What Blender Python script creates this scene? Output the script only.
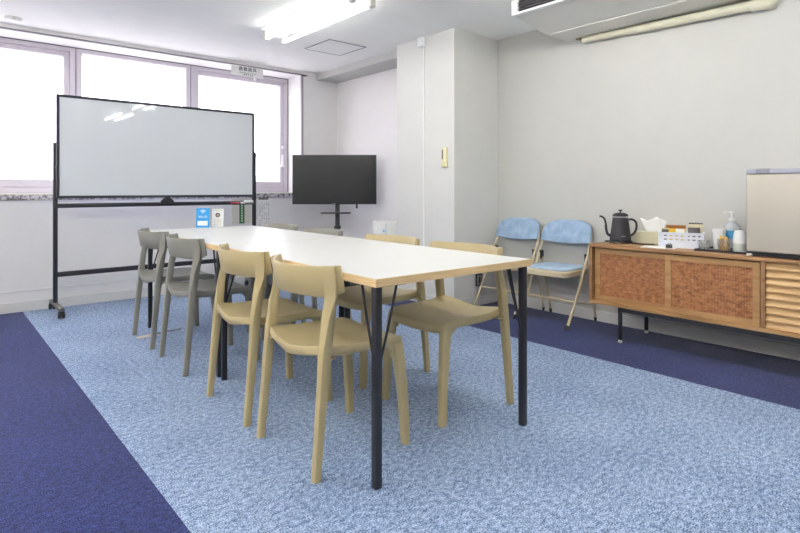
import bpy, bmesh, math, random
from mathutils import Vector, Matrix, Euler
S = bpy.context.scene
for o in list(bpy.data.objects): bpy.data.objects.remove(o)
COL = S.collection
random.seed(7)
R = math.radians

# ------------------------------------------------------------------ camera
cam_d = bpy.data.cameras.new('camera'); cam = bpy.data.objects.new('camera', cam_d); COL.objects.link(cam)
YAW = 0.712
cam.location = (0, 0, 1.02)
cam.rotation_euler = (R(90), 0, -YAW)
cam_d.sensor_width = 36.0; cam_d.sensor_fit = 'HORIZONTAL'
cam_d.lens = 36.0 * 544.81 / 800.0
cam_d.shift_y = -(266.5 - 189.71) / 800.0
cam_d.clip_start = 0.02; cam_d.clip_end = 300
S.camera = cam

# ------------------------------------------------------------------ world, light, exposure
w = bpy.data.worlds.new('overcast_sky'); S.world = w; w.use_nodes = True
nt = w.node_tree; bg = nt.nodes['Background']
tc = nt.nodes.new('ShaderNodeTexCoord'); sx = nt.nodes.new('ShaderNodeSeparateXYZ'); rp = nt.nodes.new('ShaderNodeValToRGB')
nt.links.new(tc.outputs['Generated'], sx.inputs[0]); mz = nt.nodes.new('ShaderNodeMath'); mz.operation = 'MULTIPLY_ADD'; mz.inputs[1].default_value = .5; mz.inputs[2].default_value = .5
nt.links.new(sx.outputs['Z'], mz.inputs[0]); nt.links.new(mz.outputs[0], rp.inputs[0])
rp.color_ramp.elements[0].position = 0.46; rp.color_ramp.elements[0].color = (0.58, 0.55, 0.60, 1)
k = rp.color_ramp.elements.new(0.495); k.color = (0.95, 0.89, 1.0, 1)
rp.color_ramp.elements[-1].position = 1.0; rp.color_ramp.elements[-1].color = (0.80, 0.84, 1.0, 1)
nt.links.new(rp.outputs[0], bg.inputs['Color']); bg.inputs['Strength'].default_value = 3.7
S.view_settings.view_transform = 'Standard'; S.view_settings.look = 'None'
S.view_settings.gamma = 1.0; S.view_settings.use_curve_mapping = False
S.view_settings.exposure = 0.39
S.cycles.max_bounces = 10; S.cycles.diffuse_bounces = 7; S.cycles.transparent_max_bounces = 12
LAMP = 35.0            # radiance of the fluorescent tubes
LAMP_DIM = 9.5        # pair over the far table, dimmed so tubes and reflector stay distinct

# daylight entering through the window opening (portal only guides the sky light)
pd = bpy.data.lights.new('window_portal', 'AREA'); pd.shape = 'RECTANGLE'; pd.size = 4.3; pd.size_y = 1.4
pd.cycles.is_portal = True
po = bpy.data.objects.new('window_portal', pd); COL.objects.link(po); po.location = (1.1, 5.99, 1.66); po.rotation_euler = (R(-90), 0, 0)

# ------------------------------------------------------------------ materials
def lin(c):
    f = lambda v: v / 12.92 if v <= 0.04045 else ((v + 0.055) / 1.055) ** 2.4
    return tuple(f(v / 255.0) for v in c) + (1.0,)
def mat(name, rgb, rough=0.5, var=0.04, scale=14.0, bump=0.0, bscale=120.0, metal=0.0, spec=0.5, stretch=None, rgb2=None, coat=0.0, detail=3.0, lo=0.35, hi=0.65, trans=0.0):
    m = bpy.data.materials.new(name); m.use_nodes = True
    n = m.node_tree.nodes; l = m.node_tree.links; b = n['Principled BSDF']
    tcn = n.new('ShaderNodeTexCoord'); mp = n.new('ShaderNodeMapping'); nz = n.new('ShaderNodeTexNoise'); cr = n.new('ShaderNodeValToRGB')
    l.new(tcn.outputs['Object'], mp.inputs[0]); l.new(mp.outputs[0], nz.inputs['Vector'])
    if stretch: mp.inputs['Scale'].default_value = stretch
    nz.inputs['Scale'].default_value = scale; nz.inputs['Detail'].default_value = detail
    c = lin(rgb); c2 = lin(rgb2) if rgb2 else tuple(min(1, v * (1 + var)) for v in c[:3]) + (1,)
    c1 = c if rgb2 else tuple(v * (1 - var) for v in c[:3]) + (1,)
    cr.color_ramp.elements[0].position = lo; cr.color_ramp.elements[0].color = c1
    cr.color_ramp.elements[1].position = hi; cr.color_ramp.elements[1].color = c2
    l.new(nz.outputs['Fac'], cr.inputs[0]); l.new(cr.outputs[0], b.inputs['Base Color'])
    b.inputs['Roughness'].default_value = rough; b.inputs['Metallic'].default_value = metal
    b.inputs['Specular IOR Level'].default_value = spec; b.inputs['Coat Weight'].default_value = coat
    b.inputs['Transmission Weight'].default_value = trans
    if bump > 0:
        nb = n.new('ShaderNodeTexNoise'); nb.inputs['Scale'].default_value = bscale; nb.inputs['Detail'].default_value = 4
        bp = n.new('ShaderNodeBump'); bp.inputs['Strength'].default_value = bump; bp.inputs['Distance'].default_value = 0.004
        l.new(mp.outputs[0], nb.inputs['Vector']); l.new(nb.outputs['Fac'], bp.inputs['Height']); l.new(bp.outputs[0], b.inputs['Normal'])
    return m
def carpet(name, dark, midc, light, sc):
    m = bpy.data.materials.new(name); m.use_nodes = True
    n = m.node_tree.nodes; l = m.node_tree.links; b = n['Principled BSDF']
    t = n.new('ShaderNodeTexCoord')
    def noise(scale, detail, stretch):
        mp = n.new('ShaderNodeMapping'); mp.inputs['Scale'].default_value = stretch; l.new(t.outputs['Object'], mp.inputs[0])
        z = n.new('ShaderNodeTexNoise'); z.inputs['Scale'].default_value = scale; z.inputs['Detail'].default_value = detail; l.new(mp.outputs[0], z.inputs['Vector']); return z
    a = noise(sc, 3.0, (1, .9, 1)); c = noise(sc * 0.23, 2.0, (.8, 1.1, 1)); d = noise(2.2, 3.0, (1, 1, 1))
    mx = n.new('ShaderNodeMath'); mx.operation = 'MULTIPLY_ADD'; l.new(c.outputs['Fac'], mx.inputs[0]); mx.inputs[1].default_value = 0.35; l.new(a.outputs['Fac'], mx.inputs[2])
    m2 = n.new('ShaderNodeMath'); m2.operation = 'MULTIPLY_ADD'; l.new(d.outputs['Fac'], m2.inputs[0]); m2.inputs[1].default_value = 0.10; l.new(mx.outputs[0], m2.inputs[2])
    cr = n.new('ShaderNodeValToRGB'); l.new(m2.outputs[0], cr.inputs[0])
    e = cr.color_ramp.elements; e[0].position = .595; e[0].color = lin(dark); e[1].position = .845; e[1].color = lin(light)
    k = e.new(.72); k.color = lin(midc)
    l.new(cr.outputs[0], b.inputs['Base Color']); b.inputs['Roughness'].default_value = 0.95; b.inputs['Specular IOR Level'].default_value = 0.1
    b.inputs['Sheen Weight'].default_value = 0.15
    bp = n.new('ShaderNodeBump'); bp.inputs['Strength'].default_value = 0.6; bp.inputs['Distance'].default_value = 0.004
    l.new(a.outputs['Fac'], bp.inputs['Height']); l.new(bp.outputs[0], b.inputs['Normal'])
    return m
def emit(name, rgb, strength):
    m = bpy.data.materials.new(name); m.use_nodes = True
    b = m.node_tree.nodes['Principled BSDF']; b.inputs['Base Color'].default_value = (.9, .9, .9, 1)
    b.inputs['Emission Color'].default_value = rgb + (1,); b.inputs['Emission Strength'].default_value = strength
    return m
def clear(name, tint=(1, 1, 1), gloss=0.06, rough=0.02):
    m = bpy.data.materials.new(name); m.use_nodes = True
    n = m.node_tree.nodes; l = m.node_tree.links
    n.remove(n['Principled BSDF']); out = n['Material Output']
    a = n.new('ShaderNodeBsdfTransparent'); a.inputs[0].default_value = tint + (1,)
    g = n.new('ShaderNodeBsdfGlossy'); g.inputs['Roughness'].default_value = rough; g.inputs[0].default_value = (1, 1, 1, 1)
    x = n.new('ShaderNodeMixShader'); x.inputs[0].default_value = gloss
    l.new(a.outputs[0], x.inputs[1]); l.new(g.outputs[0], x.inputs[2]); l.new(x.outputs[0], out.inputs['Surface'])
    return m
def weave_mat():
    m = bpy.data.materials.new('woven_rattan'); m.use_nodes = True
    n = m.node_tree.nodes; l = m.node_tree.links; b = n['Principled BSDF']
    t = n.new('ShaderNodeTexCoord'); outs = []
    for ax, sc in (('Y', 150), ('Z', 170)):
        wv = n.new('ShaderNodeTexWave'); wv.wave_type = 'BANDS'; wv.bands_direction = ax; wv.inputs['Scale'].default_value = sc / 6.0 * 1.6
        wv.inputs['Distortion'].default_value = 3.0; wv.inputs['Detail'].default_value = 2; wv.inputs['Detail Scale'].default_value = 3
        l.new(t.outputs['Object'], wv.inputs['Vector']); outs.append(wv)
    mu = n.new('ShaderNodeMath'); mu.operation = 'MULTIPLY'; l.new(outs[0].outputs['Fac'], mu.inputs[0]); l.new(outs[1].outputs['Fac'], mu.inputs[1])
    nz = n.new('ShaderNodeTexNoise'); nz.inputs['Scale'].default_value = 60; nz.inputs['Detail'].default_value = 7
    mp = n.new('ShaderNodeMapping'); mp.inputs['Scale'].default_value = (1, .55, 1.3); l.new(t.outputs['Object'], mp.inputs[0]); l.new(mp.outputs[0], nz.inputs['Vector'])
    ad = n.new('ShaderNodeMath'); ad.operation = 'MULTIPLY_ADD'; l.new(mu.outputs[0], ad.inputs[0]); ad.inputs[1].default_value = .55; l.new(nz.outputs['Fac'], ad.inputs[2])
    cr = n.new('ShaderNodeValToRGB'); l.new(ad.outputs[0], cr.inputs[0])
    e = cr.color_ramp.elements; e[0].position = .35; e[0].color = lin((100, 58, 32)); e[1].position = 1.0; e[1].color = lin((200, 144, 96)); k = e.new(.66); k.color = lin((160, 102, 60))
    l.new(cr.outputs[0], b.inputs['Base Color']); b.inputs['Roughness'].default_value = .6
    bp = n.new('ShaderNodeBump'); bp.inputs['Strength'].default_value = .5; bp.inputs['Distance'].default_value = .003
    l.new(mu.outputs[0], bp.inputs['Height']); l.new(bp.outputs[0], b.inputs['Normal'])
    return m
M = {}
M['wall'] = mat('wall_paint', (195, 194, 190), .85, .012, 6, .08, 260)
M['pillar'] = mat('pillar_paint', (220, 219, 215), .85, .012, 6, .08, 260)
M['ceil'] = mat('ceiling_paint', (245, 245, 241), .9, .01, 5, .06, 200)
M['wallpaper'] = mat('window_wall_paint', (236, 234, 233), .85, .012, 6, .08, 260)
M['skirt'] = mat('skirting_vinyl', (222, 221, 218), .6, .015, 10)
M['blue_carpet'] = carpet('light_blue_carpet', (54, 76, 112), (124, 149, 187), (200, 214, 236), 240)
M['navy_carpet'] = carpet('navy_carpet', (16, 22, 60), (33, 42, 92), (64, 76, 136), 240)
M['alu'] = mat('window_aluminium', (208, 201, 208), .45, .015, 20)
M['alu_edge'] = mat('corner_bead_grey', (150, 145, 150), .5, .03, 30)
M['alu_dark'] = mat('rail_dark', (92, 88, 94), .5, .05, 30)
M['mosaic'] = None
M['glass'] = clear('window_glass', (1, 1, 1), .03)
M['black'] = mat('black_powder_coat', (38, 38, 44), .45, .08, 60, .05, 400)
M['frame_dark'] = mat('dark_anodised_frame', (56, 58, 66), .4, .05, 40, metal=.3)
M['board'] = mat('whiteboard_enamel', (228, 232, 235), .035, .008, 3, spec=.5, coat=.3)
M['rubber'] = mat('caster_rubber', (40, 40, 42), .6, .1, 60)
M['grey_metal'] = mat('grey_metal', (120, 116, 112), .4, .05, 50, metal=.5)
M['lam'] = mat('white_laminate', (228, 228, 224), .33, .008, 8, .02, 300)
M['ply'] = mat('wood_edge_band', (224, 192, 142), .5, .1, 9, .05, 80, stretch=(1, 1, 14))
M['beige'] = mat('khaki_plastic', (184, 167, 124), .42, .02, 6, .06, 500)
M['grey'] = mat('grey_plastic', (136, 134, 126), .42, .02, 6, .06, 500)
M['oak'] = mat('oak_wood', (154, 114, 70), .5, .12, 3, .08, 60, stretch=(6, 1, 9), rgb2=(184, 144, 96), detail=6)
M['oak_top'] = mat('oak_top_wood', (138, 100, 64), .5, .12, 3, .08, 60, stretch=(8, 1, 6), rgb2=(168, 126, 86), detail=6)
M['oak_light'] = mat('pale_oak_slat', (192, 152, 102), .5, .1, 3, 0, 60, stretch=(6, 1, 9), rgb2=(212, 176, 126), detail=5)
M['cavity'] = mat('dark_cabinet_wood', (84, 56, 32), .7, .1, 8)  # plain dark wood tone of the cabinet's back panel
M['rattan'] = weave_mat()
M['foot'] = mat('levelling_foot', (214, 212, 205), .35, .03, 30)
M['kettle'] = mat('matte_black_kettle', (44, 42, 48), .5, .06, 40)
M['steel'] = mat('brushed_steel', (205, 205, 205), .25, .03, 60, metal=1.0)
M['fabric'] = mat('blue_velour', (136, 160, 188), .9, .07, 14, .2, 300, rgb2=(158, 180, 205))
M['fabric_seat'] = mat('pale_blue_velour', (158, 180, 206), .9, .07, 14, .2, 300, rgb2=(178, 197, 218))
M['tan_metal'] = mat('tan_enamel_tube', (196, 182, 152), .35, .03, 30)
M['fridge'] = mat('champagne_fridge_door', (184, 176, 163), .35, .012, 4)
M['fridge_trim'] = mat('fridge_trim', (160, 160, 172), .4, .04, 15)
M['fridge_hinge'] = mat('fridge_hinge', (140, 139, 145), .5, .03, 20)
M['black_gloss'] = mat('tv_screen', (34, 36, 38), .16, .03, 5, spec=.5)
M['tv_body'] = mat('tv_bezel', (28, 28, 30), .4, .05, 40)
M['white_plastic'] = mat('white_plastic', (242, 242, 240), .4, .01, 12)
M['off_white'] = mat('off_white_enamel', (222, 220, 212), .4, .012, 12)
M['ac_pipe'] = mat('pipe_cover_cream', (214, 210, 188), .5, .02, 12)
M['ac_dark'] = mat('grille_dark', (48, 46, 58), .5, .1, 60)
M['remote'] = mat('aged_cream_plastic', (226, 220, 178), .5, .02, 20)
M['slot'] = mat('dark_slot', (110, 100, 80), .6, .05, 30)
M['paper'] = mat('white_paper', (240, 240, 238), .8, .01, 30)
M['ink'] = mat('black_ink', (40, 38, 42), .8, .05, 50)
M['blue_card'] = mat('bright_blue_card', (30, 150, 218), .5, .02, 20)
M['green'] = mat('green_print', (40, 112, 66), .7, .03, 20)
M['beige_poster'] = mat('pale_green_poster', (218, 214, 202), .8, .03, 12)
M['grey_print'] = mat('grey_print', (150, 148, 152), .8, .05, 60)
M['brown_print'] = mat('brown_print', (118, 96, 84), .8, .05, 60)
M['tissue_box'] = mat('pale_green_box', (205, 202, 174), .7, .02, 15)
M['tissue'] = mat('tissue_paper', (242, 242, 242), .9, .01, 30)
M['basket'] = mat('white_basket_plastic', (226, 230, 240), .45, .02, 30)
M['tea_yellow'] = mat('yellow_carton', (232, 190, 52), .6, .05, 20)
M['tea_brown'] = mat('brown_carton_lid', (150, 92, 42), .6, .05, 20)
M['sachet'] = mat('beige_sachet', (206, 194, 160), .5, .06, 25)
M['sachet_dark'] = mat('charcoal_sachet', (74, 70, 72), .4, .15, 30)
M['clearplastic'] = clear('clear_plastic', (.93, .95, .97), .22, .1)
M['hazyplastic'] = mat('translucent_bottle', (226, 232, 236), .2, .01, 10, trans=.35)
M['label_blue'] = mat('blue_label', (92, 176, 226), .5, .08, 60)
M['amber'] = mat('amber_sticks', (216, 176, 104), .6, .25, 60)
M['tray'] = mat('black_tray', (30, 29, 33), .35, .05, 30)
M['tape'] = mat('beige_floor_tape', (206, 194, 180), .7, .05, 40)
M['tube'] = emit('lit_tube', (1.0, 0.985, 0.93), LAMP)
M['tube_dim'] = emit('dimmed_lit_tube', (1.0, 0.99, 0.96), LAMP_DIM)
M['red'] = mat('red_plastic', (196, 56, 62), .4, .03, 20)
M['building'] = mat('pale_facade', (236, 236, 240), .9, .02, 1)
M['building_pane'] = mat('pale_window_strip', (196, 194, 206), .5, .03, 1)
m = mat('mosaic_strip', (110, 106, 110), .6, .1, 45, rgb2=(206, 202, 204), detail=2, lo=.42, hi=.58, stretch=(1, 1, 1)); M['mosaic'] = m

# ------------------------------------------------------------------ mesh helpers
def T(x=0, y=0, z=0): return Matrix.Translation((x, y, z))
def box(bm, x0, x1, y0, y1, z0, z1, bev=0.0, seg=2, mtx=None):
    r = bmesh.ops.create_cube(bm, size=1.0); v = r['verts']
    bmesh.ops.scale(bm, vec=(abs(x1 - x0), abs(y1 - y0), abs(z1 - z0)), verts=v)
    bmesh.ops.translate(bm, vec=((x0 + x1) / 2, (y0 + y1) / 2, (z0 + z1) / 2), verts=v)
    if bev > 0:
        es = list({e for q in v for e in q.link_edges})
        rb = bmesh.ops.bevel(bm, geom=es, offset=bev, segments=seg, profile=.5, affect='EDGES')
        v = list({q for f in rb['faces'] for q in f.verts} | {q for q in v if q.is_valid})
    if mtx is not None: bmesh.ops.transform(bm, matrix=mtx, verts=[q for q in v if q.is_valid])
    return v
def prism(bm, poly, axis, a0, a1):
    """poly: 2D outline; axis 'x','y','z' extrusion from a0 to a1."""
    def p(u, v, a):
        return (a, u, v) if axis == 'x' else (u, a, v) if axis == 'y' else (u, v, a)
    A = [bm.verts.new(p(u, v, a0)) for u, v in poly]; B = [bm.verts.new(p(u, v, a1)) for u, v in poly]
    n = len(poly)
    bm.faces.new(A); bm.faces.new(B[::-1])
    for i in range(n): bm.faces.new((A[i], A[(i + 1) % n], B[(i + 1) % n], B[i]))
    return A + B
def lathe(bm, prof, n=24, c=(0, 0, 0), cap=True, mtx=None):
    rings = []
    for r, z in prof:
        rings.append([bm.verts.new((c[0] + r * math.cos(2 * math.pi * k / n), c[1] + r * math.sin(2 * math.pi * k / n), c[2] + z)) for k in range(n)])
    for a, b in zip(rings[:-1], rings[1:]):
        for k in range(n): bm.faces.new((a[k], a[(k + 1) % n], b[(k + 1) % n], b[k]))
    if cap:
        bm.faces.new(rings[0][::-1]); bm.faces.new(rings[-1])
    vs = [q for r in rings for q in r]
    if mtx is not None: bmesh.ops.transform(bm, matrix=mtx, verts=vs)
    return vs
def smooth_path(pts, n=6):
    P = [Vector(p) for p in pts]; out = []
    for i in range(len(P) - 1):
        p0 = P[max(i - 1, 0)]; p1 = P[i]; p2 = P[i + 1]; p3 = P[min(i + 2, len(P) - 1)]
        for k in range(n):
            t = k / n
            out.append(.5 * ((2 * p1) + (-p0 + p2) * t + (2 * p0 - 5 * p1 + 4 * p2 - p3) * t * t + (-p0 + 3 * p1 - 3 * p2 + p3) * t ** 3))
    out.append(P[-1]); return out
def tube(bm, pts, r, n=10):
    P = [Vector(p) for p in pts]; N = len(P); rr = r if isinstance(r, (list, tuple)) else [r] * N
    t0 = (P[1] - P[0]).normalized(); up = Vector((0, 0, 1)) if abs(t0.z) < .9 else Vector((1, 0, 0))
    x = t0.cross(up).normalized(); rings = []
    for i in range(N):
        t = (P[min(i + 1, N - 1)] - P[max(i - 1, 0)]).normalized()
        x = (x - t * x.dot(t)).normalized(); y = t.cross(x)
        rings.append([bm.verts.new(P[i] + (x * math.cos(2 * math.pi * k / n) + y * math.sin(2 * math.pi * k / n)) * rr[i]) for k in range(n)])
    for a, b in zip(rings[:-1], rings[1:]):
        for k in range(n): bm.faces.new((a[k], a[(k + 1) % n], b[(k + 1) % n], b[k]))
    bm.faces.new(rings[0][::-1]); bm.faces.new(rings[-1])
    return [v for q in rings for v in q]
def rsweep(bm, secs, c=.22, sg=1):
    """secs: list of (centre, wx, wy): horizontal chamfered-rectangle sections joined upward."""
    rings = []
    for sc in secs:
        p, wx, wy = sc[:3]; an = R(sc[3]) * sg if len(sc) > 3 else 0.0; ca, sa = math.cos(an), math.sin(an)
        a, b = wx / 2, wy / 2; k = min(a, b) * c * 2 * .7
        out = [(a, b - k), (a - k * .3, b - k * .3), (a - k, b), (-a + k, b), (-a + k * .3, b - k * .3), (-a, b - k), (-a, -b + k), (-a + k * .3, -b + k * .3), (-a + k, -b), (a - k, -b), (a - k * .3, -b + k * .3), (a, -b + k)]
        rings.append([bm.verts.new((p[0] + u * ca - v * sa, p[1] + u * sa + v * ca, p[2])) for u, v in out])
    n = 12
    for a, b in zip(rings[:-1], rings[1:]):
        for k in range(n): bm.faces.new((a[k], a[(k + 1) % n], b[(k + 1) % n], b[k]))
    bm.faces.new(rings[0][::-1]); bm.faces.new(rings[-1])
    return [v for r in rings for v in r]
def mesh(name, bm, m, parent=None, loc=(0, 0, 0), rot=(0, 0, 0), smooth=35, label=None):
    bmesh.ops.recalc_face_normals(bm, faces=bm.faces)
    me = bpy.data.meshes.new(name); bm.to_mesh(me); bm.free()
    for mm in (m if isinstance(m, list) else [m]): me.materials.append(mm)
    if smooth:
        for p in me.polygons: p.use_smooth = True
        me.set_sharp_from_angle(angle=R(smooth))
    o = bpy.data.objects.new(name, me); COL.objects.link(o)
    o.location = loc; o.rotation_euler = rot
    if parent is not None: o.parent = parent
    if label: o['label'] = label
    return o
def empty(name, loc=(0, 0, 0), rz=0.0):
    o = bpy.data.objects.new(name, None); COL.objects.link(o); o.location = loc; o.rotation_euler = (0, 0, rz); o.empty_display_size = .1
    return o
def tag(o, label, cat, group=None):
    o['label'] = label; o['category'] = cat
    if group: o['group'] = group
    return o
def struct(o): o['kind'] = 'structure'; return o
def children(o): return [c for c in bpy.data.objects if c.parent == o]
def copy_tree(o, parent=None):
    c = o.copy(); COL.objects.link(c); c.parent = parent
    for ch in children(o): copy_tree(ch, c)
    return c
def bx(name, m, dims, parent=None, bev=0.0, **k):
    b = bmesh.new(); box(b, *dims, bev=bev); return mesh(name, b, m, parent, **k)
def text(name, body, size, m, parent, loc, rot, label=None, align='CENTER', extrude=.0004, scale_x=1.0, spacing=1.0):
    cu = bpy.data.curves.new(name, 'FONT'); cu.body = body; cu.size = size; cu.space_character = spacing; cu.align_x = align; cu.align_y = 'CENTER'; cu.extrude = extrude
    cu.materials.append(m); o = bpy.data.objects.new(name, cu); COL.objects.link(o); o.parent = parent; o.location = loc; o.rotation_euler = rot
    o.scale = (scale_x, 1, 1)
    me = bpy.data.meshes.new_from_object(o); q = bpy.data.objects.new(name, me); bpy.data.objects.remove(o); q.name = name
    if not me.materials: me.materials.append(m)
    COL.objects.link(q); q.parent = parent; q.location = loc; q.rotation_euler = rot; q.scale = (scale_x, 1, 1)
    if label: q['label'] = label
    return q

# ------------------------------------------------------------------ room shell
H = 2.388; XR = 3.9326; YW = 5.5134; XL = -2.2; YF = -2.6; YG = 5.887
CL, CR = 0.588, 3.054
b = bmesh.new()
for i, (x0, x1) in enumerate(((XL, CL), (CL, CR), (CR, XR + .1))):
    vs = [b.verts.new(p) for p in ((x0, YF, 0), (x1, YF, 0), (x1, YW, 0), (x0, YW, 0))]
    f = b.faces.new(vs); f.material_index = 1 if i == 1 else 0
struct(mesh('floor', b, [M['navy_carpet'], M['blue_carpet']], smooth=0))
struct(bx('ceiling', M['ceil'], (XL - .1, XR + .1, YF - .1, YW + .5, H, H + .1), smooth=0))
OL = -1.0; OR = 3.26; OB = .98; OT = 2.348
b = bmesh.new()
box(b, XL - .1, XR + .1, YW, YG + .12, -.05, OB); box(b, OR, XR + .1, YW, YG + .12, OB, H); box(b, XL - .1, OL, YW, YG + .12, OB, H); box(b, OL, OR, YW, YG + .12, OT, H)
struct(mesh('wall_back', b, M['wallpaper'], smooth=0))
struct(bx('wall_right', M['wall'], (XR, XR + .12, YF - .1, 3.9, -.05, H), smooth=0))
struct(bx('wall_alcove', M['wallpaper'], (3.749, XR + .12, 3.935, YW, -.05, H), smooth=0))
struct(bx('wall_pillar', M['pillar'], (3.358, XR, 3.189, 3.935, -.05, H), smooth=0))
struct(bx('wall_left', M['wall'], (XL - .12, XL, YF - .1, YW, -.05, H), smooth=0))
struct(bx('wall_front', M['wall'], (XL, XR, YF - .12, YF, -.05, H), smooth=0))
struct(bx('trim_1', M['wall'], (3.46, 3.749, 3.935, YW, 2.312, H), smooth=0))        # boxed beam over the alcove
struct(bx('trim_2', M['alu_dark'], (OL, OR + .05, YW - .008, YW + .03, OT - .001, OT + .006), smooth=0))   # curtain slot edge
b = bmesh.new(); box(b, XL, 3.35, YW - .012, YW + .01, .932, .978, bev=.002); struct(mesh('trim_3', b, M['mosaic'], smooth=0))
b = bmesh.new(); box(b, OL, OR, YW - .004, YG, .975, .99, bev=.003); struct(mesh('trim_4', M['white_plastic'] and b, M['off_white'], smooth=0))
b = bmesh.new(); box(b, 3.252, 3.274, YW - .008, YW + .02, .978, OT, bev=.002); struct(mesh('trim_5', b, M['alu_edge'], smooth=0))
b = bmesh.new(); prism(b, [(3.25, 2.349), (3.345, 2.349), (3.30, 2.334), (3.25, 2.328)], 'y', YW - .012, YW); struct(mesh('trim_8', b, M['alu_dark'], smooth=0))
# skirting
struct(bx('baseboard_back', M['skirt'], (XL, 3.749, YW - .009, YW, 0, .085), bev=.003, smooth=0))
struct(bx('baseboard_right', M['skirt'], (XR - .009, XR, YF, 3.189, 0, .085), bev=.003, smooth=0))
struct(bx('baseboard_alcove', M['skirt'], (3.74, 3.749, 3.935, YW, 0, .085), bev=.003, smooth=0))
b = bmesh.new(); box(b, 3.349, 3.358, 3.18, 3.944, 0, .085, bev=.003); box(b, 3.358, XR - .009, 3.18, 3.189, 0, .085, bev=.003)
struct(mesh('baseboard_pillar', b, M['skirt'], smooth=0))
struct(bx('trim_6', M['wall'], (XR - .012, XR, YF, 3.18, .165, .188), bev=.004, smooth=0))   # cable raceway on the right wall
struct(bx('trim_7', M['wallpaper'], (XL, 3.749, YW - .006, YW, .17, .178), bev=.002, smooth=0))

# windows
def window(i, x0, x1, sash, handle_x=None):
    w_ = struct(empty('window_%d' % i, (0, 0, 0)))
    z0, z1 = .99, OT; fr = .05
    b = bmesh.new()
    for d in ((x0, x0 + fr, YG - .05, YG + .05, z0, z1), (x1 - fr, x1, YG - .05, YG + .05, z0, z1), (x0 + fr, x1 - fr, YG - .05, YG + .05, z1 - .045, z1), (x0 + fr, x1 - fr, YG - .05, YG + .05, z0, z0 + .05)):
        box(b, *d, bev=.004)
    mesh('frame', b, M['alu'], w_, smooth=0)
    b = bmesh.new()
    for xx in ((x1 - .007, x1) if i == 3 else (x1 - .003, x1),): box(b, xx[0], xx[1], YG - .056, YG - .049, z0, z1)
    box(b, x0, x1, YG - .056, YG - .049, z1 - .007, z1); mesh('gasket', b, M['alu_dark'], w_, smooth=0)
    a0, a1, c0, c1 = x0 + fr, x1 - fr, z0 + .05, z1 - .045
    if sash:
        b = bmesh.new(); s = .045
        for d in ((a0, a0 + s, YG - .03, YG + .03, c0, c1), (a1 - s, a1, YG - .03, YG + .03, c0, c1), (a0 + s, a1 - s, YG - .03, YG + .03, c1 - s, c1), (a0 + s, a1 - s, YG - .03, YG + .03, c0, c0 + .075)):
            box(b, *d, bev=.006)
        mesh('sash', b, M['alu'], w_, smooth=0)
        a0 += s; a1 -= s; c1 -= s; c0 += .075
    bx('glass_pane', M['glass'], (a0, a1, YG - .004, YG + .004, c0, c1), w_, smooth=0)
    if handle_x:
        b = bmesh.new(); box(b, handle_x - .012, handle_x + .012, YG - .055, YG - .03, 1.30, 1.44, bev=.006); box(b, handle_x - .03, handle_x + .01, YG - .075, YG - .05, 1.29, 1.32, bev=.005)
        mesh('handle', b, M['white_plastic'], w_)
        b = bmesh.new(); box(b, handle_x - .014, handle_x + .014, YG - .05, YG - .03, 1.51, 1.545, bev=.006); mesh('latch', b, M['white_plastic'], w_)
window(1, OL, 1.035, True); window(2, 1.035, 2.10, False); window(3, 2.10, OR, True, 3.19)

# pale buildings outside
t = tag(empty('building', (1.2, 34, 0)), 'pale low office block seen faintly through the window beside the whiteboard', 'building')
bx('wall', M['building'], (-9, 1.5, 0, 8, -8, 3.4), t, smooth=0); bx('parapet', M['building_pane'], (-9.1, 1.6, -.1, 8.1, 3.4, 3.62), t, smooth=0)
bx('roof_plant', M['building_pane'], (-3.1, -2.0, 1, 2.4, 3.62, 4.2), t, smooth=0)
t = tag(empty('building', (17.5, 30, 0)), 'pale apartment block with rows of windows seen through the window nearest the television', 'building')
bx('wall', M['building'], (-1.6, 3.6, 0, 8, -8, 1.9), t, smooth=0)
for k in range(3):
    bx('window', M['building_pane'], (-1.2, 3.0, -.06, .0, .1 + .55 * k, .32 + .55 * k), t, smooth=0)

# ------------------------------------------------------------------ ceiling things
def ceiling_lamp(y0, tm, shape):
    L = empty('ceiling_lamp', (2.237, y0, H))
    b = bmesh.new()
    prism(b, shape, 'y', 0, 1.28); mesh('reflector', b, M['white_plastic'], L, smooth=0)
    for s in (-1, 1):
        b = bmesh.new(); tube(b, [(s * .085, .045, -.086), (s * .085, 1.235, -.086)], .0145, 14); mesh('fluorescent_tube', b, tm, L)
        for yy in (.0, 1.235):
            b = bmesh.new(); box(b, s * .085 - .02, s * .085 + .02, yy, yy + .045, -.106, -.02, bev=.006); mesh('socket', b, M['off_white'], L)
    return L
LAB = ['white twin-tube ceiling lamp in front of the square access panel', 'white twin-tube ceiling lamp above the near end of the long table', 'white twin-tube ceiling lamp behind the camera position']
tag(ceiling_lamp(2.97, M['tube_dim'], [(-.05, -.062), (.05, -.062), (.125, -.012), (.125, 0), (-.125, 0), (-.125, -.012)]), LAB[0], 'ceiling lamp', 'fluorescent ceiling lamps')
LA = ceiling_lamp(1.15, M['tube'], [(-.036, -.062), (.036, -.062), (.045, 0), (-.045, 0)]); tag(LA, LAB[1], 'ceiling lamp', 'fluorescent ceiling lamps')
for y, lb, x in ((-.65, LAB[2], 2.52),):
    c = copy_tree(LA); c.location = (x, y, H); c['label'] = lb
LA.location.x = 2.52
for x, y in ((-.55, 3.55), (-.55, 1.75), (-.55, -.05), (-.55, -1.85), (-1.6, 2.65), (-1.6, .85), (-1.6, -.95)):  # fill lamps added out of view to even out the room light
    c = copy_tree(LA); c.location = (x, y, H); c['label'] = 'added unseen twin-tube fill lamp over the navy carpet strip'
b = bmesh.new()
for d in ((2.744, 3.167, 4.16, 4.172), (2.744, 3.167, 4.591, 4.603), (2.744, 2.756, 4.172, 4.591), (3.155, 3.167, 4.172, 4.591)): box(b, d[0], d[1], d[2], d[3], H - .005, H, bev=.0015)
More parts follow.
